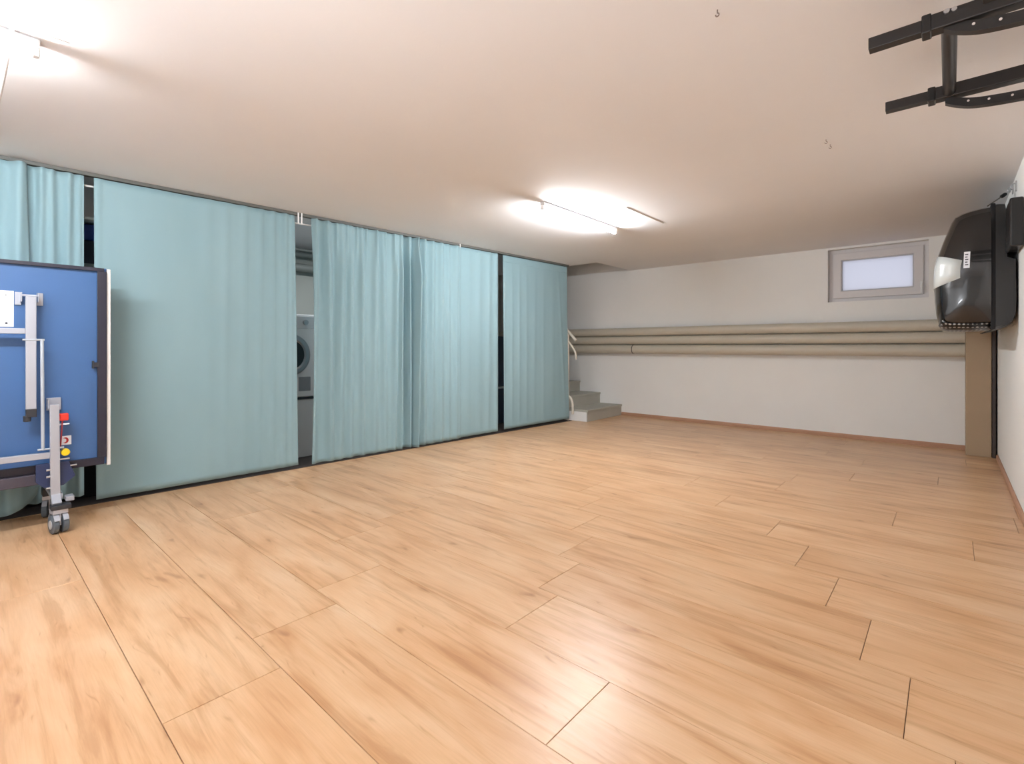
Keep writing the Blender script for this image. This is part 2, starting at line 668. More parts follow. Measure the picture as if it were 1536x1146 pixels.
# cable crossing the ceiling beside the left lamp
tag(tubeo('ceiling_cable', M_cable, None, smooth_path([(-1.6, 0.135, CZ - 0.006), (-2.3, 0.137, CZ - 0.008), (-2.62, 0.139, CZ - 0.012), (-2.75, 0.138, CZ - 0.035), (-3.05, 0.14, CZ - 0.02), (-3.5, 0.138, CZ - 0.012), (-4.2, 0.14, CZ - 0.006)], 8), 0.006, 8),
    'thin white cable crossing the ceiling at the left lamp', 'cable')
tag(bxo('ceiling_strip', M_strip, None, -2.106, -2.099, 3.86, 4.6, CZ - 0.003, CZ, 0.0), 'thin flat strip on the ceiling right of the middle tube light', 'strip', 'thin strips on the ceiling')
tag(bxo('ceiling_strip', M_strip, None, -2.63, -2.622, 0.15, 0.30, CZ - 0.003, CZ, 0.0), 'short thin strip on the ceiling beside the left lamp and cable', 'strip', 'thin strips on the ceiling')
for (x, y), lb in (((-0.625, 1.815), 'small screw hook in the ceiling near the top edge, left of the black rack'),
                   ((-0.541, 3.37), 'small screw hook in the ceiling, farther of the pair above the window'),
                   ((-0.536, 3.47), 'small screw hook in the ceiling, nearer of the pair above the window')):
    bm = bmesh.new()
    pts = [(x, y, CZ + 0.002), (x, y, CZ - 0.012)] + [(x + 0.006 * math.sin(a), y, CZ - 0.018 + 0.006 * math.cos(a)) for a in [i * PI / 5 for i in range(1, 9)]]
    tube(bm, pts, 0.0022, 6)
    tag(obj('screw_hook', bm, mat('hook_metal', (120, 104, 98), 0.5), None, autos=60), lb, 'hook', 'screw hooks in the ceiling')

# ---------------------------------------------------------------- curtains
def cx(y):
    return -4.50 + 0.045 * y


def sstep(a, b, x):
    t = max(0.0, min(1.0, (x - a) / (b - a)))
    return t * t * (3 - 2 * t)


def curtain(name, label, y0, y1, ztop, zbot, fold, ny=160, nz=48, hem=None, edge=None, header=None):
    """fold(y, v) gives the displacement towards the room; v runs 0 bottom .. 1 top"""
    bm = bmesh.new()
    rows = []
    for j in range(nz + 1):
        v = j / nz
        row = []
        for i in range(ny + 1):
            u = i / ny
            yy = y0 + (y1 - y0) * u
            if edge:
                yy += edge(u, v)
            zt = ztop if not callable(ztop) else ztop(yy)
            zb = zbot if not callable(zbot) else zbot(yy)
            z = zb + (zt - zb) * v
            d = fold(yy, v)
            row.append(bm.verts.new((cx(yy) + d, yy, z)))
        rows.append(row)
    for a, b in zip(rows, rows[1:]):
        for i in range(ny):
            bm.faces.new((a[i], a[i + 1], b[i + 1], b[i]))
    o = obj(name, bm, M_cloth, None, smooth=True)
    md = o.modifiers.new('thick', 'SOLIDIFY')
    md.thickness = 0.0035
    md.offset = 0
    tag(o, label, 'curtain', 'teal curtains along the left side')
    # stitched header band as a part
    return o


def folds(lst):
    """lst of (centre, half width, depth, shift from bottom to top)"""
    def f(y, v):
        d = 0.0
        for c, w, a, s in lst:
            q = (y - (c + s * (v - 0.5))) / w
            if abs(q) < 3:
                d += a * math.exp(-q * q)
        return d
    return f


def zt(y):
    return CZ - 0.032 + 0.0 * y


# A1: behind the folded table, hem lifted and rounded at its lower right
fA = folds([(-0.9 + 0.13 * k, 0.035, 0.03 * (1 if k % 2 else 0.6), 0.03 * math.sin(k)) for k in range(10)] + [(0.24, 0.03, 0.035, 0.05), (0.10, 0.04, 0.025, -0.03)])


def zbA(y):
    if y > 0.12:
        q = min(1, (y - 0.12) / 0.24)
        return 0.035 + 0.17 * (1 - math.sqrt(max(0, 1 - q * q)))
    return 0.035


curtain('curtain', 'teal curtain at the far left, mostly behind the blue folded table', -1.1, 0.30, zt, zbA,
        lambda y, v: fA(y, v) + 0.02 + 0.05 * (1 - v), edge=lambda u, v: 0.07 * sstep(0.7, 1, u) * (1 - v) ** 1.2)
fA2 = folds([(0.36, 0.022, 0.032, 0.02), (0.43, 0.02, 0.022, -0.015), (0.49, 0.018, 0.018, 0.04), (0.56, 0.016, 0.02, 0.0)])
curtain('curtain', 'narrow teal curtain with pinched folds left of the first dark gap, above the table', 0.305, 0.585, zt, 0.075,
        lambda y, v: fA2(y, v) + 0.008 * math.sin(y * 60 + 3 * v))
# B: wide, smooth, gentle waves towards its right end
fB = folds([(1.33, 0.05, 0.008, 0.0), (1.46, 0.035, 0.012, 0.01), (1.60, 0.035, 0.016, 0.0), (1.72, 0.028, 0.018, 0.02), (1.83, 0.026, 0.022, 0.0), (1.93, 0.024, 0.024, 0.01), (0.66, 0.02, 0.010, 0), (1.0, 0.12, 0.006, 0.0), (1.99, 0.012, 0.012, 0)])
curtain('curtain', 'widest flat teal curtain, directly right of the blue folded table', 0.637, 2.02, zt, 0.03,
        lambda y, v: fB(y, v) * (0.45 + 0.55 * v) + 0.004 * math.sin(2.2 * y + 5 * v) + 0.0015 * math.exp(-((v - 0.265) / 0.006) ** 2),
        edge=lambda u, v: 0.035 * sstep(0.85, 1, u) * (1 - v) + 0.012 * sstep(0.9, 1, 1 - u) * (1 - v))
# C: pinch pleated
lc = []
rc = random.Random(5)
yy = 2.19
k = 0
while yy < 3.12:
    lc.append((yy, 0.026 + 0.012 * rc.random(), 0.030 + 0.022 * rc.random(), rc.uniform(-0.03, 0.03)))
    yy += 0.095 + 0.05 * rc.random()
lc += [(3.12, 0.02, 0.05, 0.0), (3.185, 0.03, -0.05, -0.01), (3.235, 0.012, 0.035, -0.02), (3.27, 0.014, -0.03, 0.0), (3.315, 0.018, 0.09, 0.01), (3.35, 0.012, -0.02, 0.0)]
fC = folds(lc)
lt = folds([(2.2 + 0.105 * q, 0.014, 0.022, 0) for q in range(11)])


def foldC(y, v):
    top = sstep(0.80, 0.97, v)
    low = 0.55 + 0.45 * v
    return 1.45 * fC(y, v) * low * (1 - 0.5 * top) + lt(y, v) * top + 0.003 * math.sin(40 * y + 9 * v) * (1 - v) + 0.0015 * math.exp(-((v - 0.265) / 0.006) ** 2)


curtain('curtain', 'pleated teal curtain just right of the gap that shows the washing machine', 2.165, 3.36, zt, lambda y: 0.022 - 0.006 * sstep(3.1, 3.3, y), foldC, ny=300, nz=60,
        edge=lambda u, v: 0.012 * sstep(0.85, 1, 1 - u) * math.sin(PI * v))
# D
fD = folds([(3.42, 0.03, 0.045, 0.0), (3.53, 0.035, 0.035, 0.01), (3.655, 0.035, 0.035, 0.0), (3.76, 0.03, 0.028, -0.02), (3.88, 0.035, 0.034, 0.0), (4.06, 0.05, 0.012, 0.02), (4.24, 0.05, 0.014, 0.0), (4.40, 0.04, 0.016, 0.02), (4.53, 0.025, 0.018, 0.0), (3.93, 0.018, 0.012, 0)])
curtain('curtain', 'teal curtain with soft folds between the pleated one and the narrow dark slit', 3.372, 4.565, zt, lambda y: 0.02 + 0.008 * sstep(3.85, 4.0, y), lambda y, v: fD(y, v) * (0.6 + 0.4 * v), ny=240)
# E
fE = folds([(4.68, 0.03, 0.012, 0.01), (4.82, 0.03, 0.012, 0.0), (4.96, 0.03, 0.012, 0.0), (5.1, 0.035, 0.010, 0.0), (5.26, 0.04, 0.010, 0.02), (5.45, 0.04, 0.008, 0.0), (5.65, 0.05, 0.008, 0.0), (5.86, 0.03, 0.014, -0.18)])
oE = curtain('curtain', 'flat teal curtain nearest the stairs, with a stitched header band', 4.655, 5.985, zt, 0.035, lambda y, v: fE(y, v) * (0.3 + 0.3 * math.sin(PI * min(1, v * 1.1))) if v < 0.9 else 0.2 * fE(y, v), ny=200,
             edge=lambda u, v: 0.055 * sstep(0.9, 1, u) * (1 - v) ** 1.5 + 0.02 * sstep(0.9, 1, 1 - u) * (1 - v))
bm = bmesh.new()
bar(bm, (cx(4.66) + 0.004, 4.66, CZ - 0.08), (cx(5.98) + 0.004, 5.98, CZ - 0.08), 0.007, 0.075)
hb = obj('header_band', bm, M_cloth, oE, bevel=0.002)

# dark strip stands for the shaded gap under the ceiling, with rod and brackets
t = thing('gap_shade_and_rod', 'dark strip painted as the shaded gap above the teal curtains, with rod and brackets', 'gap shade and rod', (cx(2.5), 2.5, CZ))
bm = bmesh.new()
bar(bm, (cx(-1.2) - 0.01, -1.2, CZ - 0.013), (cx(6.02) - 0.01, 6.02, CZ - 0.013), 0.045, 0.024)
obj('rail', bm, M_gapshade, t)  # drawn dark in place of the shaded gap
for yy in (2.045, 2.075, 3.93):
    zl = CZ - 0.10 if yy != 3.93 else CZ - 0.045
    bxo('bracket', M_white, t, cx(yy) + 0.016, cx(yy) + 0.022, yy - 0.006, yy + 0.006, zl, CZ - 0.001)
for a, b in ((0.565, 0.66), (2.03, 2.20)):
    tubeo('rod', M_white, t, [(cx(a) - 0.03, a, CZ - 0.088), (cx(b) - 0.03, b, CZ - 0.088)], 0.007, 8)

# ---------------------------------------------------------------- behind the curtains
wm = thing('washing_machine', 'white front loading washing machine seen through the gap between two curtains', 'washing machine', (-5.1, 2.15, 0.60))
bm = bmesh.new()
box(bm, -5.40, -4.80, 1.85, 2.45, 0.60, 1.42)
obj('body', bm, M_white, wm, bevel=0.012)
bxo('control_panel', mat('panel_grey', (214, 216, 218), 0.3), wm, -4.803, -4.792, 1.86, 2.44, 1.28, 1.40, 0.003)
bm = bmesh.new()
tube(bm, [(-4.79, 2.30, 1.34), (-4.765, 2.30, 1.34)], 0.024, 20)
obj('dial', bm, M_steel, wm, autos=40)
bm = bmesh.new()
n = 48
prof = [(0.205, -4.80), (0.205, -4.775), (0.19, -4.762), (0.16, -4.762), (0.145, -4.775)]
rings = [[bm.verts.new((x, 2.14 + r * math.cos(2 * PI * i / n), 1.02 + r * math.sin(2 * PI * i / n))) for i in range(n)] for r, x in prof]
for a, b in zip(rings, rings[1:]):
    for i in range(n):
        bm.faces.new((a[i], a[(i + 1) % n], b[(i + 1) % n], b[i]))
dr = obj('door', bm, M_steel, wm, autos=40)
bm = bmesh.new()
rings = [[bm.verts.new((x, 2.14 + r * math.cos(2 * PI * i / n), 1.02 + r * math.sin(2 * PI * i / n))) for i in range(n)] for r, x in ((0.146, -4.776), (0.10, -4.785), (0.05, -4.79), (0.012, -4.792))]
for a, b in zip(rings, rings[1:]):
    for i in range(n):
        bm.faces.new((a[i], a[(i + 1) % n], b[(i + 1) % n], b[i]))
bm.faces.new(rings[-1])
obj('door_glass', bm, M_blackgloss, wm, autos=40)
bxo('service_flap', mat('flap_grey', (150, 152, 156), 0.4), wm, -4.803, -4.796, 2.24, 2.36, 0.66, 0.80, 0.003)
tag(bxo('machine_plinth', M_white, None, -5.42, -4.815, 1.80, 2.50, 0.0, 0.575, 0.006), 'white boxy plinth under the washing machine', 'plinth')
tag(bxo('plinth_mat', M_darkplastic, None, -5.41, -4.80, 1.84, 2.46, 0.577, 0.5985, 0.003), 'thin black mat between washing machine and white plinth', 'mat')
for z, r, lb in ((2.22, 0.035, 'upper grey pipe on the laundry wall above the washing machine'), (2.06, 0.05, 'lower grey pipe on the laundry wall above the washing machine')):
    tag(tubeo('wall_pipe', mat('grey_pipe_paint', (128, 134, 130), 0.5), None, [(-5.9, 0.9, z), (-5.9, 5.2, z)], r, 16), lb, 'pipe', 'pipes in the laundry area')
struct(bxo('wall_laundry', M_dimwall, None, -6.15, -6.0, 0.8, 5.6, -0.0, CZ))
# shelf unit seen through the left gap
t = thing('shelf_unit', 'grey metal shelf unit seen in the dark gap above the folded table', 'shelf', (-5.0, 0.6, 0))
for z in (0.4, 1.1, 1.72, 2.05):
    bxo('shelf', M_greyshelf, t, -5.25, -4.80, 0.15, 1.1, z - 0.02, z, 0.002)
for x in (-5.245, -4.805):
    for y in (0.155, 1.095):
        bxo('upright', M_greyshelf, t, x - 0.012, x + 0.012, y - 0.012, y + 0.012, 0, 2.07)
tag(bxo('storage_box', M_navy, None, -5.2, -4.85, 0.35, 0.85, 1.722, 1.90, 0.008), 'dark navy storage box lower in the stack on the grey shelf', 'box', 'boxes on the grey shelf')
tag(bxo('storage_box', M_bluebox, None, -5.2, -4.84, 0.38, 0.83, 1.902, 2.02, 0.008), 'bright blue storage box upper in the stack on the grey shelf', 'box', 'boxes on the grey shelf')
tag(bxo('storage_bin', M_darkhole, None, -5.15, -4.70, 0.25, 1.0, 0.0, 0.36, 0.01), 'black bin on the floor in the gap right of the folded table', 'bin')
t = thing('storage_cabinet', 'dark blue cabinet with a pale middle rail seen through the narrow slit', 'cabinet', (-5.0, 5.2, 0))
bxo('body', mat('cabinet_navy', (52, 72, 96), 0.5), t, -5.3, -4.82, 4.6, 5.7, 0.0, 1.25, 0.005)
bxo('rail', M_white, t, -4.822, -4.808, 4.62, 5.68, 0.50, 0.53, 0.002)

# ---------------------------------------------------------------- stairs
st = thing('staircase', 'grey painted steps rising to the left along the back wall', 'stairs', (-4.6, 6.6, 0))
for k in range(5):
    x1 = -3.96 - 0.40 * k
    x0 = x1 - 0.40
    bm = bmesh.new()
    box(bm, x0, x1 - 0.0, 6.12, YB - 0.002, 0.0, 0.172 * (k + 1) - 0.03)
    box(bm, x0, x1 + 0.012, 6.112, YB - 0.002, 0.172 * (k + 1) - 0.03, 0.172 * (k + 1))
    obj('step', bm, M_step, st, bevel=0.003)
bxo('light_overlay', M_white, st, -4.75, -3.962, 6.098, 6.112, 0.002, 0.14, 0.002)  # white sheet paints the light on the first step's side

hr = thing('handrail', 'cream bent-tube handrail at the foot of the grey stairs', 'handrail', (-4.293, 6.06, 0))
yr = 6.06
tubeo('post', M_rail, hr, [(-4.262, yr, 0.0), (-4.262, yr, 1.30)], 0.017, 12)
tubeo('top_rail', M_rail, hr, [(-4.118, yr, 1.19), (-4.33, yr, 1.395), (-5.2, yr, 2.2)], 0.021, 12)
tubeo('middle_rail', M_rail, hr, smooth_path([(-4.122, yr, 0.91), (-4.125, yr, 0.99), (-4.16, yr, 1.06), (-4.232, yr, 1.15), (-4.33, yr, 1.25), (-5.1, yr, 2.0)], 5), 0.015, 12)
tubeo('lower_rail', M_rail, hr, smooth_path([(-4.178, yr, 0.10), (-4.18, yr, 0.20), (-4.19, yr, 0.28), (-4.225, yr, 0.345), (-4.30, yr, 0.39)], 6), 0.019, 12)

# ---------------------------------------------------------------- pipes on the back wall
for i, (z, r, y, lb) in enumerate(((1.331, 0.064, 7.02, 'topmost of the three beige pipes along the back wall'),
                                   (1.198, 0.064, 7.02, 'middle one of the three beige pipes along the back wall'),
                                   (1.060, 0.068, 7.02, 'lowest of the three beige pipes along the back wall'))):
    t = thing('wall_pipe', lb, 'pipe', (-2, y, z), 'beige pipes along the back wall')
    tubeo('pipe_run', M_pipe, t, [(-6.5, y, z), (0.118, y, z)], r, 28)
    if i == 2:
        c = bmesh.new()
        tube(c, [(-3.70, y, z), (-3.688, y, z)], r + 0.003, 28)
        obj('pipe_clamp', c, M_dkpost, t, autos=40)
    for xs in (-3.0, -1.2):
        bxo('wall_mount', M_pipe, t, xs - 0.01, xs + 0.01, y + r * 0.6, YB, z - 0.01, z + 0.01)

tag(bxo('corner_pillar', M_pillar, None, 0.12, 0.308, 6.80, YB - 0.001, 0.0, CZ - 0.002, 0.004), 'beige square pillar in the right back corner under the black box', 'pillar')
tag(bxo('corner_post', M_dkpost, None, 0.312, 0.338, 6.79, 6.83, 0.0, CZ - 0.002, 0.003), 'thin dark brown post between the beige pillar and the right wall', 'post')

# ---------------------------------------------------------------- folded table
tt = thing('folded_table_tennis_table', 'blue table tennis table folded upright on wheels before the left curtains', 'table', (-4.0, 0.0, 0))
TX = -4.06
Y0, Y1, Z0, Z1 = -0.875, 0.645, 0.345, 1.605


def half_table(xf, xb, label, edge_m, y1=Y1, z0=Z0, z1=Z1):
    s = 1 if xf > xb else -1
    # playing board at the inner side
    p = bxo('table_half', M_tableblue, tt, min(xb + 0.022 * s, xb), max(xb + 0.022 * s, xb), Y0, y1, z0, z1, 0.003)
    p['label'] = label
    bm = bmesh.new()
    w = 0.048
    xa, xc = sorted((xf, xb + 0.023 * s))
    # apron frame
    box(bm, xa, xc, Y0, y1 - 0.014, z1 - 0.024, z1 - 0.002)
    box(bm, xa, xc, Y0, y1 - 0.014, z0 + 0.002, z0 + w)
    box(bm, xa, xc, y1 - w, y1 - 0.002, z0 + w, z1 - 0.024)
    box(bm, xa, xc, Y0, Y0 + w, z0 + w, z1 - 0.024)
    f = obj('apron', bm, edge_m, tt, bevel=0.002)
    return p


half_table(TX, TX - 0.045, 'blue underside facing the room', M_tableframe)
half_table(-4.26, -4.215, 'half facing the curtain', M_tableframe)
# pale rim of the rear half showing at the right
bxo('edge_rail', mat('edge_silver', (232, 230, 228), 0.35), tt, -4.16, -4.075, Y1 + 0.001, Y1 + 0.02, Z0 - 0.01, Z1 - 0.005, 0.002)
# paper sheet with printed panels
pp = bxo('instruction_sheet', M_paper, tt, TX - 0.0245, TX - 0.020, -0.02, 0.222, 1.215, 1.425, 0.0)
bm = bmesh.new()
px = TX - 0.0195
for (a, b, c, d) in ((0.0, 0.192, 1.333, 1.413), (0.0, 0.192, 1.232, 1.318)):
    for q in ((a, b, d - 0.0025, d), (a, b, c, c + 0.0025), (a, a + 0.0025, c, d), (b - 0.0025, b, c, d)):
        box(bm, px - 0.0006, px, q[0], q[1], q[2], q[3])
rp = random.Random(3)
for _ in range(26):
    a = rp.uniform(0.01, 0.165)
    z = rp.choice((rp.uniform(1.342, 1.405), rp.uniform(1.24, 1.31)))
    box(bm, px - 0.0006, px, a, a + rp.uniform(0.008, 0.022), z, z + rp.uniform(0.0015, 0.004))
obj('printed_lines', bm, M_ink, tt)
tubeo('printed_mark', M_inkdark, tt, [(px - 0.001, 0.192, 1.236), (px + 0.0004, 0.192, 1.236)], 0.006, 12)
tubeo('printed_mark', M_inkdark, tt, [(px - 0.001, 0.190, 1.398), (px + 0.0004, 0.190, 1.398)], 0.003, 12)

LX = -4.0
# upper leg with its hinge
bm = bmesh.new()
bar(bm, (LX, 0.288, 1.392), (LX, 0.288, 0.735), 0.046, 0.028, (1, 0, 0))
lg = obj('leg', bm, M_silver, tt, bevel=0.004)
bm = bmesh.new()
for a, b in ((0.226, 0.252), (0.318, 0.346)):
    box(bm, TX - 0.019, TX - 0.013, a, b, 1.345, 1.42)
    box(bm, TX - 0.019, LX + 0.004, (b - 0.004) if a < 0.3 else a, b if a < 0.3 else a + 0.004, 1.362, 1.415)
tube(bm, [(LX - 0.01, 0.248, 1.398), (LX - 0.01, 0.324, 1.398)], 0.006, 10)
obj('hinge', bm, M_silver, tt, bevel=0.001)
bm = bmesh.new()
box(bm, LX - 0.022, LX + 0.018, 0.266, 0.312, 0.69, 0.738)
tube(bm, [(LX, 0.272, 0.70), (LX, 0.272, 0.665)], 0.017, 14)
obj('leg_foot', bm, M_darkplastic, tt, bevel=0.003)
bm = bmesh.new()
bar(bm, (LX - 0.004, -0.875 + 0.13, 1.19), (LX - 0.004, 0.265, 1.19), 0.024, 0.032)
obj('crossbar', bm, M_silver, tt, bevel=0.003)
# mirrored far leg outside the frame on the left
bm = bmesh.new()
bar(bm, (LX, -0.745, 1.392), (LX, -0.745, 0.735), 0.046, 0.028, (1, 0, 0))
obj('leg', bm, M_silver, tt, bevel=0.004)
# linkage rod
bm = bmesh.new()
tube(bm, [(LX + 0.012, 0.334, 1.145), (LX + 0.012, 0.338, 0.492)], 0.0085, 12)
tube(bm, [(LX + 0.012, 0.252, 1.14), (LX + 0.012, 0.345, 1.14)], 0.006, 10)
tube(bm, [(LX + 0.012, 0.315, 0.495), (LX + 0.012, 0.43, 0.495)], 0.006, 10)
obj('linkage_rod', bm, mat('rod_silver', (186, 196, 206), 0.3, metal=0.3), tt, autos=40)
# lower frame bar
bm = bmesh.new()
bar(bm, (LX - 0.005, -0.75, 0.462), (LX - 0.005, 0.372, 0.455), 0.028, 0.036)
obj('crossbar', bm, M_silver, tt, bevel=0.003)
# chassis post, bent towards the room at its foot
bm = bmesh.new()
ps = [(-3.99, 0.387, 0.755), (-3.99, 0.392, 0.215), (-3.935, 0.394, 0.168)]
hw, hd = 0.0215, 0.016
secs = []
for i, p in enumerate(ps):
    tdir = Vector((0, 0, -1)) if i == 0 else (Vector((0.75, 0, -0.66)) if i == 2 else Vector((0.42, 0, -0.9)))
    tdir.normalize()
    nrm = Vector((-tdir.z, 0, tdir.x))
    c = Vector(p)
    secs.append([bm.verts.new(c + Vector((0, a * hw, 0)) + nrm * b * hd) for a, b in ((-1, -1), (1, -1), (1, 1), (-1, 1))])
for a, b in zip(secs, secs[1:]):
    for i in range(4):
        bm.faces.new((a[i], a[(i + 1) % 4], b[(i + 1) % 4], b[i]))
bm.faces.new(secs[0])
bm.faces.new(secs[-1])
obj('chassis_post', bm, M_silver, tt, bevel=0.003)
bxo('hinge', M_silver, tt, TX - 0.018, TX - 0.006, 0.36, 0.425, 0.715, 0.79, 0.002)
bxo('hinge_bracket', M_silver, tt, TX - 0.006, -4.0, 0.36, 0.366, 0.73, 0.785, 0.002)
# chassis: dark beam running below the halves, blue centre bracket
bxo('chassis_beam', mat('beam_dark', (66, 62, 74), 0.5), tt, -4.10, -4.03, -0.86, 0.36, 0.282, 0.345, 0.004)
bm = bmesh.new()
pts = [(0.31, 0.405), (0.31, 0.30), (0.345, 0.262), (0.43, 0.262), (0.485, 0.31), (0.47, 0.36), (0.455, 0.405)]
fr = [bm.verts.new((-4.012, y, z)) for y, z in pts]
bk = [bm.verts.new((-4.03, y, z)) for y, z in pts]
bm.faces.new(fr)
bm.faces.new(list(reversed(bk)))
for i in range(len(pts)):
    j = (i + 1) % len(pts)
    bm.faces.new((fr[i], bk[i], bk[j], fr[j]))
obj('chassis_bracket', bm, M_chassis, tt, bevel=0.002)
for p_, q_, r_ in [((-3.985, 0.352, z), (-3.985, 0.372, z), 0.007) for z in (0.37, 0.33, 0.262)] + [
        ((-3.985, 0.41, 0.425), (-3.985, 0.455, 0.425), 0.005), ((-4.0, 0.46, 0.378), (-4.0, 0.49, 0.378), 0.005),
        ((-4.0, 0.41, 0.632), (-3.99, 0.455, 0.634), 0.005)]:
    tubeo('bolt', M_steel, tt, [p_, q_], r_, 8)
# safety latch: red handle, yellow knob, sticker
bxo('latch_handle', M_red, tt, -4.02, -3.985, 0.409, 0.452, 0.655, 0.698, 0.006)
tubeo('latch_cord', mat('cord_red', (150, 50, 60), 0.5), tt, [(-3.995, 0.424, 0.656), (-3.995, 0.415, 0.50)], 0.004, 8)
bm = bmesh.new()
tube(bm, [(-4.03, 0.438, 0.462), (-3.99, 0.438, 0.462)], 0.021, 24)
obj('release_knob', bm, M_yellow, tt, bevel=0.004)
sk = bxo('warning_sticker', M_paper, tt, TX - 0.0235, TX - 0.019, 0.428, 0.474, 0.495, 0.55, 0.0)
bm = bmesh.new()
cy, cz = 0.447, 0.5225
arc = [(cy + 0.0145 * math.cos(a), cz + 0.0185 * math.sin(a)) for a in [math.radians(q) for q in range(-120, 121, 20)]]
inn = [(cy - 0.006 + 0.010 * math.cos(a), cz + 0.0125 * math.sin(a)) for a in [math.radians(q) for q in range(-120, 121, 20)]]
vs1 = [bm.verts.new((TX - 0.0185, y, z)) for y, z in arc]
vs2 = [bm.verts.new((TX - 0.0185, y, z)) for y, z in inn]
for i in range(len(arc) - 1):
    bm.faces.new((vs1[i], vs1[i + 1], vs2[i + 1], vs2[i]))
obj('sticker_mark', bm, mat('mark_red', (190, 40, 50), 0.6), tt)
# corner lock on the right apron
bm = bmesh.new()
box(bm, TX - 0.01, TX + 0.008, 0.575, 0.605, 0.97, 1.0)
box(bm, TX - 0.012, TX + 0.012, 0.57, 0.58, 0.962, 1.01)
obj('corner_lock', bm, M_darkplastic, tt, bevel=0.002)


# casters
def caster(px, py, ang, two=True):
    ca, sa = math.cos(ang), math.sin(ang)
    c = bpy.data.objects.new('caster', None)

    def T(bm):
        bmesh.ops.rotate(bm, verts=bm.verts, cent=(0, 0, 0), matrix=Matrix.Rotation(ang, 3, 'Z'))
        bmesh.ops.translate(bm, verts=bm.verts, vec=(px, py, 0))
    # fork + stem as the part, wheels as sub-parts
    bm = bmesh.new()
    box(bm, -0.03, 0.035, -0.034, 0.034, 0.118, 0.142)
    box(bm, -0.018, 0.03, -0.004, 0.004, 0.05, 0.12)
    tube(bm, [(0, 0, 0.12), (0, 0, 0.165)], 0.016, 14)
    # mudguard
    gp = [(0.060 * math.cos(a), 0.058 + 0.060 * math.sin(a)) for a in [math.radians(q) for q in range(20, 161, 20)]]
    for s in (-1, 1):
        a_ = [bm.verts.new((x, s * 0.008, z + 0.004)) for x, z in gp]
        b_ = [bm.verts.new((x, s * 0.033, z + 0.004)) for x, z in gp]
        a2 = [bm.verts.new((x * 0.94, s * 0.008, (z - 0.056) * 0.94 + 0.06)) for x, z in gp]
        b2 = [bm.verts.new((x * 0.94, s * 0.033, (z - 0.056) * 0.94 + 0.06)) for x, z in gp]
        for i in range(len(gp) - 1):
            bm.faces.new((a_[i], a_[i + 1], b_[i + 1], b_[i]))
            bm.faces.new((a2[i], b2[i], b2[i + 1], a2[i + 1]))
            bm.faces.new((b_[i], b_[i + 1], b2[i + 1], b2[i]))
            bm.faces.new((a_[i], a2[i], a2[i + 1], a_[i + 1]))
    T(bm)
    f = obj('caster', bm, M_silver, tt, autos=35)
    for s in (-1, 1):
        bm = bmesh.new()
        tube(bm, [(0, s * 0.009, 0.055), (0, s * 0.012, 0.055), (0, s * 0.032, 0.055), (0, s * 0.036, 0.055)], [0.050, 0.055, 0.055, 0.050], 32)
        T(bm)
        w = obj('wheel', bm, M_rubber, None, autos=40)
        w.parent = f
        bm = bmesh.new()
        tube(bm, [(0, s * 0.035, 0.055), (0, s * 0.039, 0.055)], 0.026, 24)
        T(bm)
        h = obj('wheel_hub', bm, mat('hub_silver', (190, 192, 196), 0.35), None, autos=40)
        h.parent = f
    return f


caster(-3.945, 0.402, math.radians(10))
caster(-4.36, 0.405, math.radians(-15))
# caster plates joined by the long foot under both halves
bm = bmesh.new()
bar(bm, (-4.38, 0.40, 0.205), (-3.98, 0.40, 0.205), 0.05, 0.03)
bar(bm, (-4.19, 0.40, 0.205), (-4.19, 0.40, 0.34), 0.05, 0.04, (1, 0, 0))
obj('foot_beam', bm, M_silver, tt, bevel=0.003)
bxo('caster_plate', M_darkplastic, tt, -3.98, -3.905, 0.365, 0.455, 0.142, 0.168, 0.003)
bxo('caster_plate', M_darkplastic, tt, -4.40, -4.32, 0.365, 0.445, 0.142, 0.19, 0.003)
bxo('stop_block', M_silver, tt, -4.03, -3.96, 0.435, 0.475, 0.172, 0.20, 0.004)
# far side casters, out of the frame on the left
caster(-3.945, -0.62, math.radians(10))
caster(-4.36, -0.62, math.radians(10))
bm = bmesh.new()
bar(bm, (-4.38, -0.62, 0.205), (-3.93, -0.62, 0.205), 0.05, 0.03)
bar(bm, (-4.07, -0.62, 0.22), (-4.07, -0.62, 0.34), 0.05, 0.04, (1, 0, 0))
obj('foot_beam', bm, M_silver, tt, bevel=0.003)

# ---------------------------------------------------------------- black moulded box on the right wall
SX, SZ = 0.215, 1.66
lid_prof = [(SX, 2.098), (0.165, 2.094), (0.107, 2.084), (0.065, 2.072), (0.029, 2.052), (0.008, 2.015), (-0.012, 1.955), (-0.040, 1.872), (-0.070, 1.77),
            (-0.083, 1.70), (-0.088, 1.62), (-0.089, 1.53), (-0.086, 1.43), (-0.076, 1.33), (-0.062, 1.262), (-0.048, 1.238), (-0.01, 1.226), (0.09, 1.223), (SX, 1.224)]


def lid_pt(i, s, y, off=0.0):
    """profile point i scaled towards the seam centre, with an outward offset"""
    x, z = lid_prof[i]
    a = lid_prof[max(0, i - 1)]
    b = lid_prof[min(len(lid_prof) - 1, i + 1)]
    n = Vector((b[1] - a[1], -(b[0] - a[0])))
    n.normalize()
    if n.dot(Vector((x - SX - 0.02, z - SZ))) < 0:
        n = -n
    return Vector((SX + (x - SX) * s + n.x * off, y, SZ + (z - SZ) * s + n.y * off))


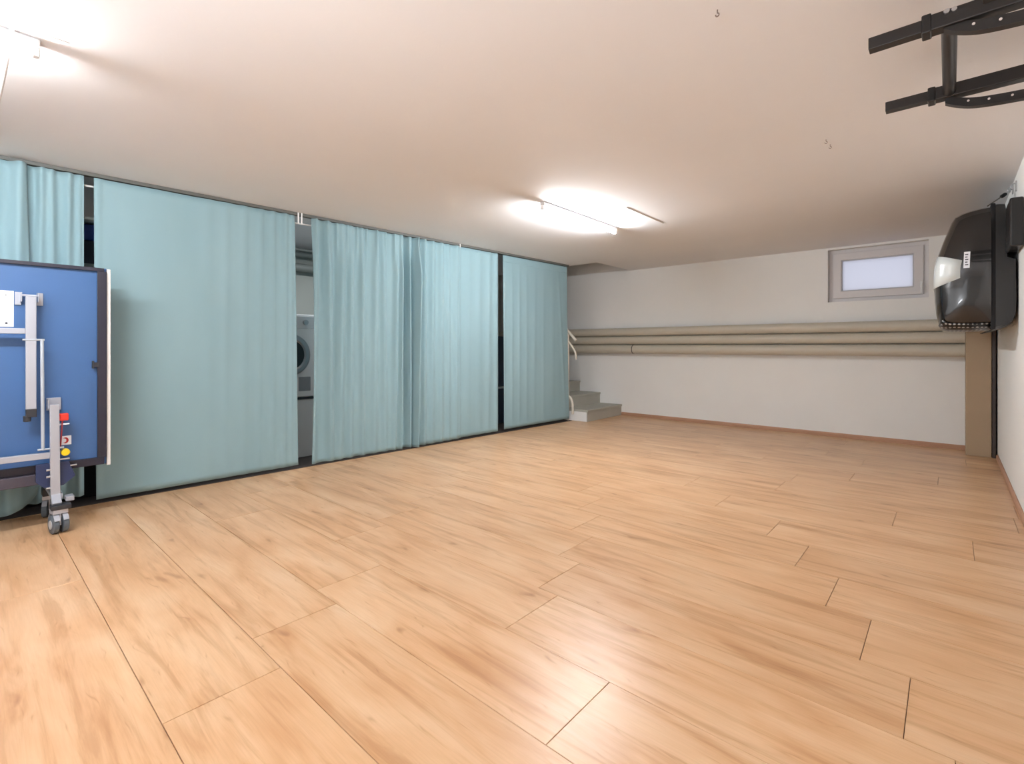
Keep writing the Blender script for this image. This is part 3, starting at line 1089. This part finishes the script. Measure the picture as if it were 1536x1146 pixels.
rb = thing('hanging_box', 'glossy black two-shell box hung high on the right wall by a wire', 'box', (0.2, 5.5, 1.22))
secs_def = [(0.50, 4.775), (0.74, 4.785), (0.88, 4.80), (0.96, 4.835), (1.0, 4.90), (1.0, 6.30), (0.95, 6.45), (0.8, 6.52)]
bm = bmesh.new()
rows = [[bm.verts.new(lid_pt(i, s, y)) for i in range(len(lid_prof))] for s, y in secs_def]
for a, b in zip(rows, rows[1:]):
    for i in range(len(a) - 1):
        bm.faces.new((a[i], a[i + 1], b[i + 1], b[i]))
    bm.faces.new((a[-1], a[0], b[0], b[-1]))
bm.faces.new(rows[0])
bm.faces.new(list(reversed(rows[-1])))
obj('lid', bm, M_blackgloss, rb, autos=28)
# raised rim at the seam
bm = bmesh.new()
def rim_loop(x, grow, y0, y1):
    return [(x, y0, 1.222 - grow), (x, y1, 1.222 - grow), (x, y1, 2.10 + grow), (x, y0, 2.10 + grow)]
box(bm, SX - 0.002, SX + 0.022, 4.79, 6.5, 1.222, 2.10)
obj('rim', bm, M_darkhole, rb, bevel=0.006)
# wall side shell
bp_ = [(SX + 0.022, 2.098), (0.285, 2.092), (0.292, 2.05), (0.296, 1.72), (0.338, 1.70), (0.342, 1.42), (0.338, 1.32), (0.322, 1.265), (0.292, 1.238), (SX + 0.022, 1.226)]
bm = bmesh.new()
cxx, czz = SX + 0.02, 1.66
rows = []
for s, y in ((0.97, 4.80), (1.0, 4.83), (1.0, 6.4), (0.96, 6.5)):
    rows.append([bm.verts.new((cxx + (x - cxx) * s, y, czz + (z - czz) * s)) for x, z in bp_])
for a, b in zip(rows, rows[1:]):
    for i in range(len(a)):
        j = (i + 1) % len(a)
        bm.faces.new((a[i], a[j], b[j], b[i]))
bm.faces.new(rows[0])
bm.faces.new(list(reversed(rows[-1])))
obj('wall_shell', bm, M_blacksatin, rb, autos=30)
# reflection painted pale round the lid's near corner, white sticker, grille
def patch(name, i0, i1, secs, m, off, parent, thick=0.003):
    bm = bmesh.new()
    rows = []
    for s, y in secs:
        rows.append([bm.verts.new(lid_pt(i, s, y, off)) for i in range(i0, i1 + 1)])
    for r in rows:
        for k, v in enumerate(r):
            v.co.y -= off * 0.6
    for a, b in zip(rows, rows[1:]):
        for i in range(len(a) - 1):
            bm.faces.new((a[i], a[i + 1], b[i + 1], b[i]))
    o = obj(name, bm, m, parent, smooth=True)
    md = o.modifiers.new('thick', 'SOLIDIFY')
    md.thickness = thick
    md.offset = 0
    return o


pn = patch('light_overlay', 8, 11, [(0.52, 4.776), (0.74, 4.785), (0.88, 4.80), (0.96, 4.835), (1.0, 4.90), (1.0, 5.2)], M_pale, 0.0025, rb)
pn['label'] = 'reflection painted pale on the lid'
bm = bmesh.new()
pts = [(0.075, 1.775), (0.108, 1.775), (0.104, 1.66), (0.071, 1.66)]
a_ = [bm.verts.new((x, 4.7715, z)) for x, z in pts]
b_ = [bm.verts.new((x, 4.776, z)) for x, z in pts]
bm.faces.new(a_)
bm.faces.new(list(reversed(b_)))
for i in range(4):
    j = (i + 1) % 4
    bm.faces.new((a_[i], b_[i], b_[j], a_[j]))
lbx = obj('sticker', bm, M_paper, rb)
bm = bmesh.new()
for q in range(5):
    zz = 1.68 + q * 0.018
    box(bm, 0.080, 0.097 - 0.004 * (q % 2), 4.7705, 4.7714, zz, zz + 0.007)
obj('sticker_marks', bm, M_inkdark, rb)


def mat_grille():
    m = mat('grille_black', (20, 20, 20), 0.3)
    nt = m.node_tree
    b = nt.nodes['Principled BSDF']
    tc = nt.nodes.new('ShaderNodeTexCoord')
    v = nt.nodes.new('ShaderNodeTexVoronoi')
    v.inputs['Scale'].default_value = 42
    v.inputs['Randomness'].default_value = 0.15
    r = nt.nodes.new('ShaderNodeValToRGB')
    r.color_ramp.interpolation = 'CONSTANT'
    r.color_ramp.elements[0].color = lin((176, 174, 170))
    r.color_ramp.elements[1].position = 0.34
    r.color_ramp.elements[1].color = lin((18, 18, 18))
    nt.links.new(tc.outputs['Object'], v.inputs['Vector'])
    nt.links.new(v.outputs['Distance'], r.inputs['Fac'])
    nt.links.new(r.outputs['Color'], b.inputs['Base Color'])
    return m


patch('grille', 14, 18, [(0.90, 4.806), (0.96, 4.835), (1.0, 4.90), (1.0, 5.4)], mat_grille(), 0.0025, rb)
# block bolted to the wall in front
bm = bmesh.new()
box(bm, 0.285, 0.349, 4.46, 4.79, 1.74, 2.05)
obj('wall_bracket', bm, M_blacksatin, rb, bevel=0.01)

# wire with turnbuckle and hooks
wr = thing('suspension_wire', 'thin wire with a dark turnbuckle running from the black box to wall hooks', 'wire', (0.345, 5.2, 2.27))
A, B, Cc = Vector((0.20, 4.86, 2.098)), Vector((0.305, 5.08, 2.215)), Vector((0.34, 5.17, 2.262))
tubeo('wire', M_dkpost, wr, [A, B], 0.0045, 8)
tubeo('turnbuckle', M_darkhole, wr, [A.lerp(B, 0.72), A.lerp(B, 0.78), A.lerp(B, 0.95), B], [0.007, 0.013, 0.013, 0.007], 10)
tubeo('wire', M_steel, wr, [B, Cc], 0.004, 8)
for yy, zz in ((5.17, 2.262), (4.93, 2.225)):
    bm = bmesh.new()
    box(bm, 0.342, 0.3495, yy - 0.016, yy + 0.016, zz - 0.035, zz + 0.035)
    tube(bm, smooth_path([(0.345, yy, zz + 0.02), (0.325, yy, zz + 0.015), (0.32, yy, zz - 0.005), (0.335, yy, zz - 0.02)], 4), 0.004, 8)
    obj('hook', bm, M_steel, wr, bevel=0.001)

# ---------------------------------------------------------------- black steel rack below the ceiling
rk = thing('ceiling_rack', 'black steel two-arm rack below the ceiling in the top right corner', 'rack', (0.1, 2.4, 2.15))
AZ = 2.15
M_holepale = mat('hole_pale', (214, 204, 198), 0.5)
for ya in (2.12, 2.72):
    bm = bmesh.new()
    bar(bm, (-0.062, ya, AZ), (0.345, ya, AZ), 0.05, 0.052)
    arm = obj('arm', bm, M_steelblack, rk, bevel=0.004)
    c = bmesh.new()
    bar(c, (-0.212, ya, AZ), (-0.05, ya, AZ), 0.040, 0.040)
    e = obj('arm_extension', c, M_steelblack, None, bevel=0.002)
    e.parent = arm
    c = bmesh.new()
    bar(c, (-0.070, ya, AZ), (-0.045, ya, AZ), 0.058, 0.060)
    e = obj('sleeve_collar', c, M_blacksatin, None, bevel=0.004)
    e.parent = arm
    # curved strap under each arm; pale discs stand in for its holes
    c = bmesh.new()
    pth = smooth_path([(-0.015, ya - 0.0, AZ - 0.030), (0.02, ya, AZ - 0.050), (0.07, ya, AZ - 0.068), (0.14, ya, AZ - 0.078), (0.24, ya, AZ - 0.085), (0.345, ya, AZ - 0.088)], 6)
    lift = 0.016 if ya < 2.5 else 0.0
    pth = [p + Vector((0, 0, lift)) for p in pth]
    rw = []
    for p in pth:
        rw.append([c.verts.new(p + Vector((0, dy, dz))) for dy, dz in ((-0.015, -0.017), (0.015, -0.017), (0.015, 0.017), (-0.015, 0.017))])
    for a, b in zip(rw, rw[1:]):
        for i in range(4):
            c.faces.new((a[i], a[(i + 1) % 4], b[(i + 1) % 4], b[i]))
    c.faces.new(rw[0])
    c.faces.new(list(reversed(rw[-1])))
    s_ = obj('strap', c, M_steelblack, rk)
    for xx, dz in ((0.055, -0.060), (0.115, -0.072), (0.18, -0.079), (0.245, -0.083)):
        c = bmesh.new()
        tube(c, [(xx, ya - 0.018, AZ + dz + lift), (xx, ya - 0.014, AZ + dz + lift)], 0.004, 8)
        h_ = obj('strap_hole_disc', c, M_holepale, None)
        h_.parent = s_
    bxo('wall_plate', M_steelblack, rk, 0.342, 0.3498, ya - 0.05, ya + 0.05, AZ - 0.14, AZ + 0.09, 0.002)
    tubeo('bolt', M_steel, rk, [(-0.008, ya - 0.034, AZ + 0.016), (-0.008, ya - 0.024, AZ + 0.016)], 0.008, 6)
    tubeo('bolt', M_steel, rk, [(0.010, ya - 0.030, AZ + 0.017), (0.010, ya - 0.024, AZ + 0.017)], 0.007, 12)
tubeo('cross_tube', M_steelblack, rk, [(-0.002, 2.145, AZ - 0.004), (-0.002, 2.695, AZ - 0.004)], 0.021, 20)
bm = bmesh.new()
bar(bm, (0.10, 2.07, AZ + 0.045), (0.345, 2.07, AZ + 0.045), 0.045, 0.04)
bar(bm, (0.10, 2.07, AZ + 0.045), (0.10, 2.13, AZ + 0.01), 0.05, 0.05)
obj('upper_clamp', bm, M_steelblack, rk, bevel=0.004)
for xx in (0.13, 0.175, 0.22):
    tubeo('clamp_bolt', M_steel, rk, [(xx, 2.038, AZ + 0.05), (xx, 2.047, AZ + 0.05)], 0.009, 6)
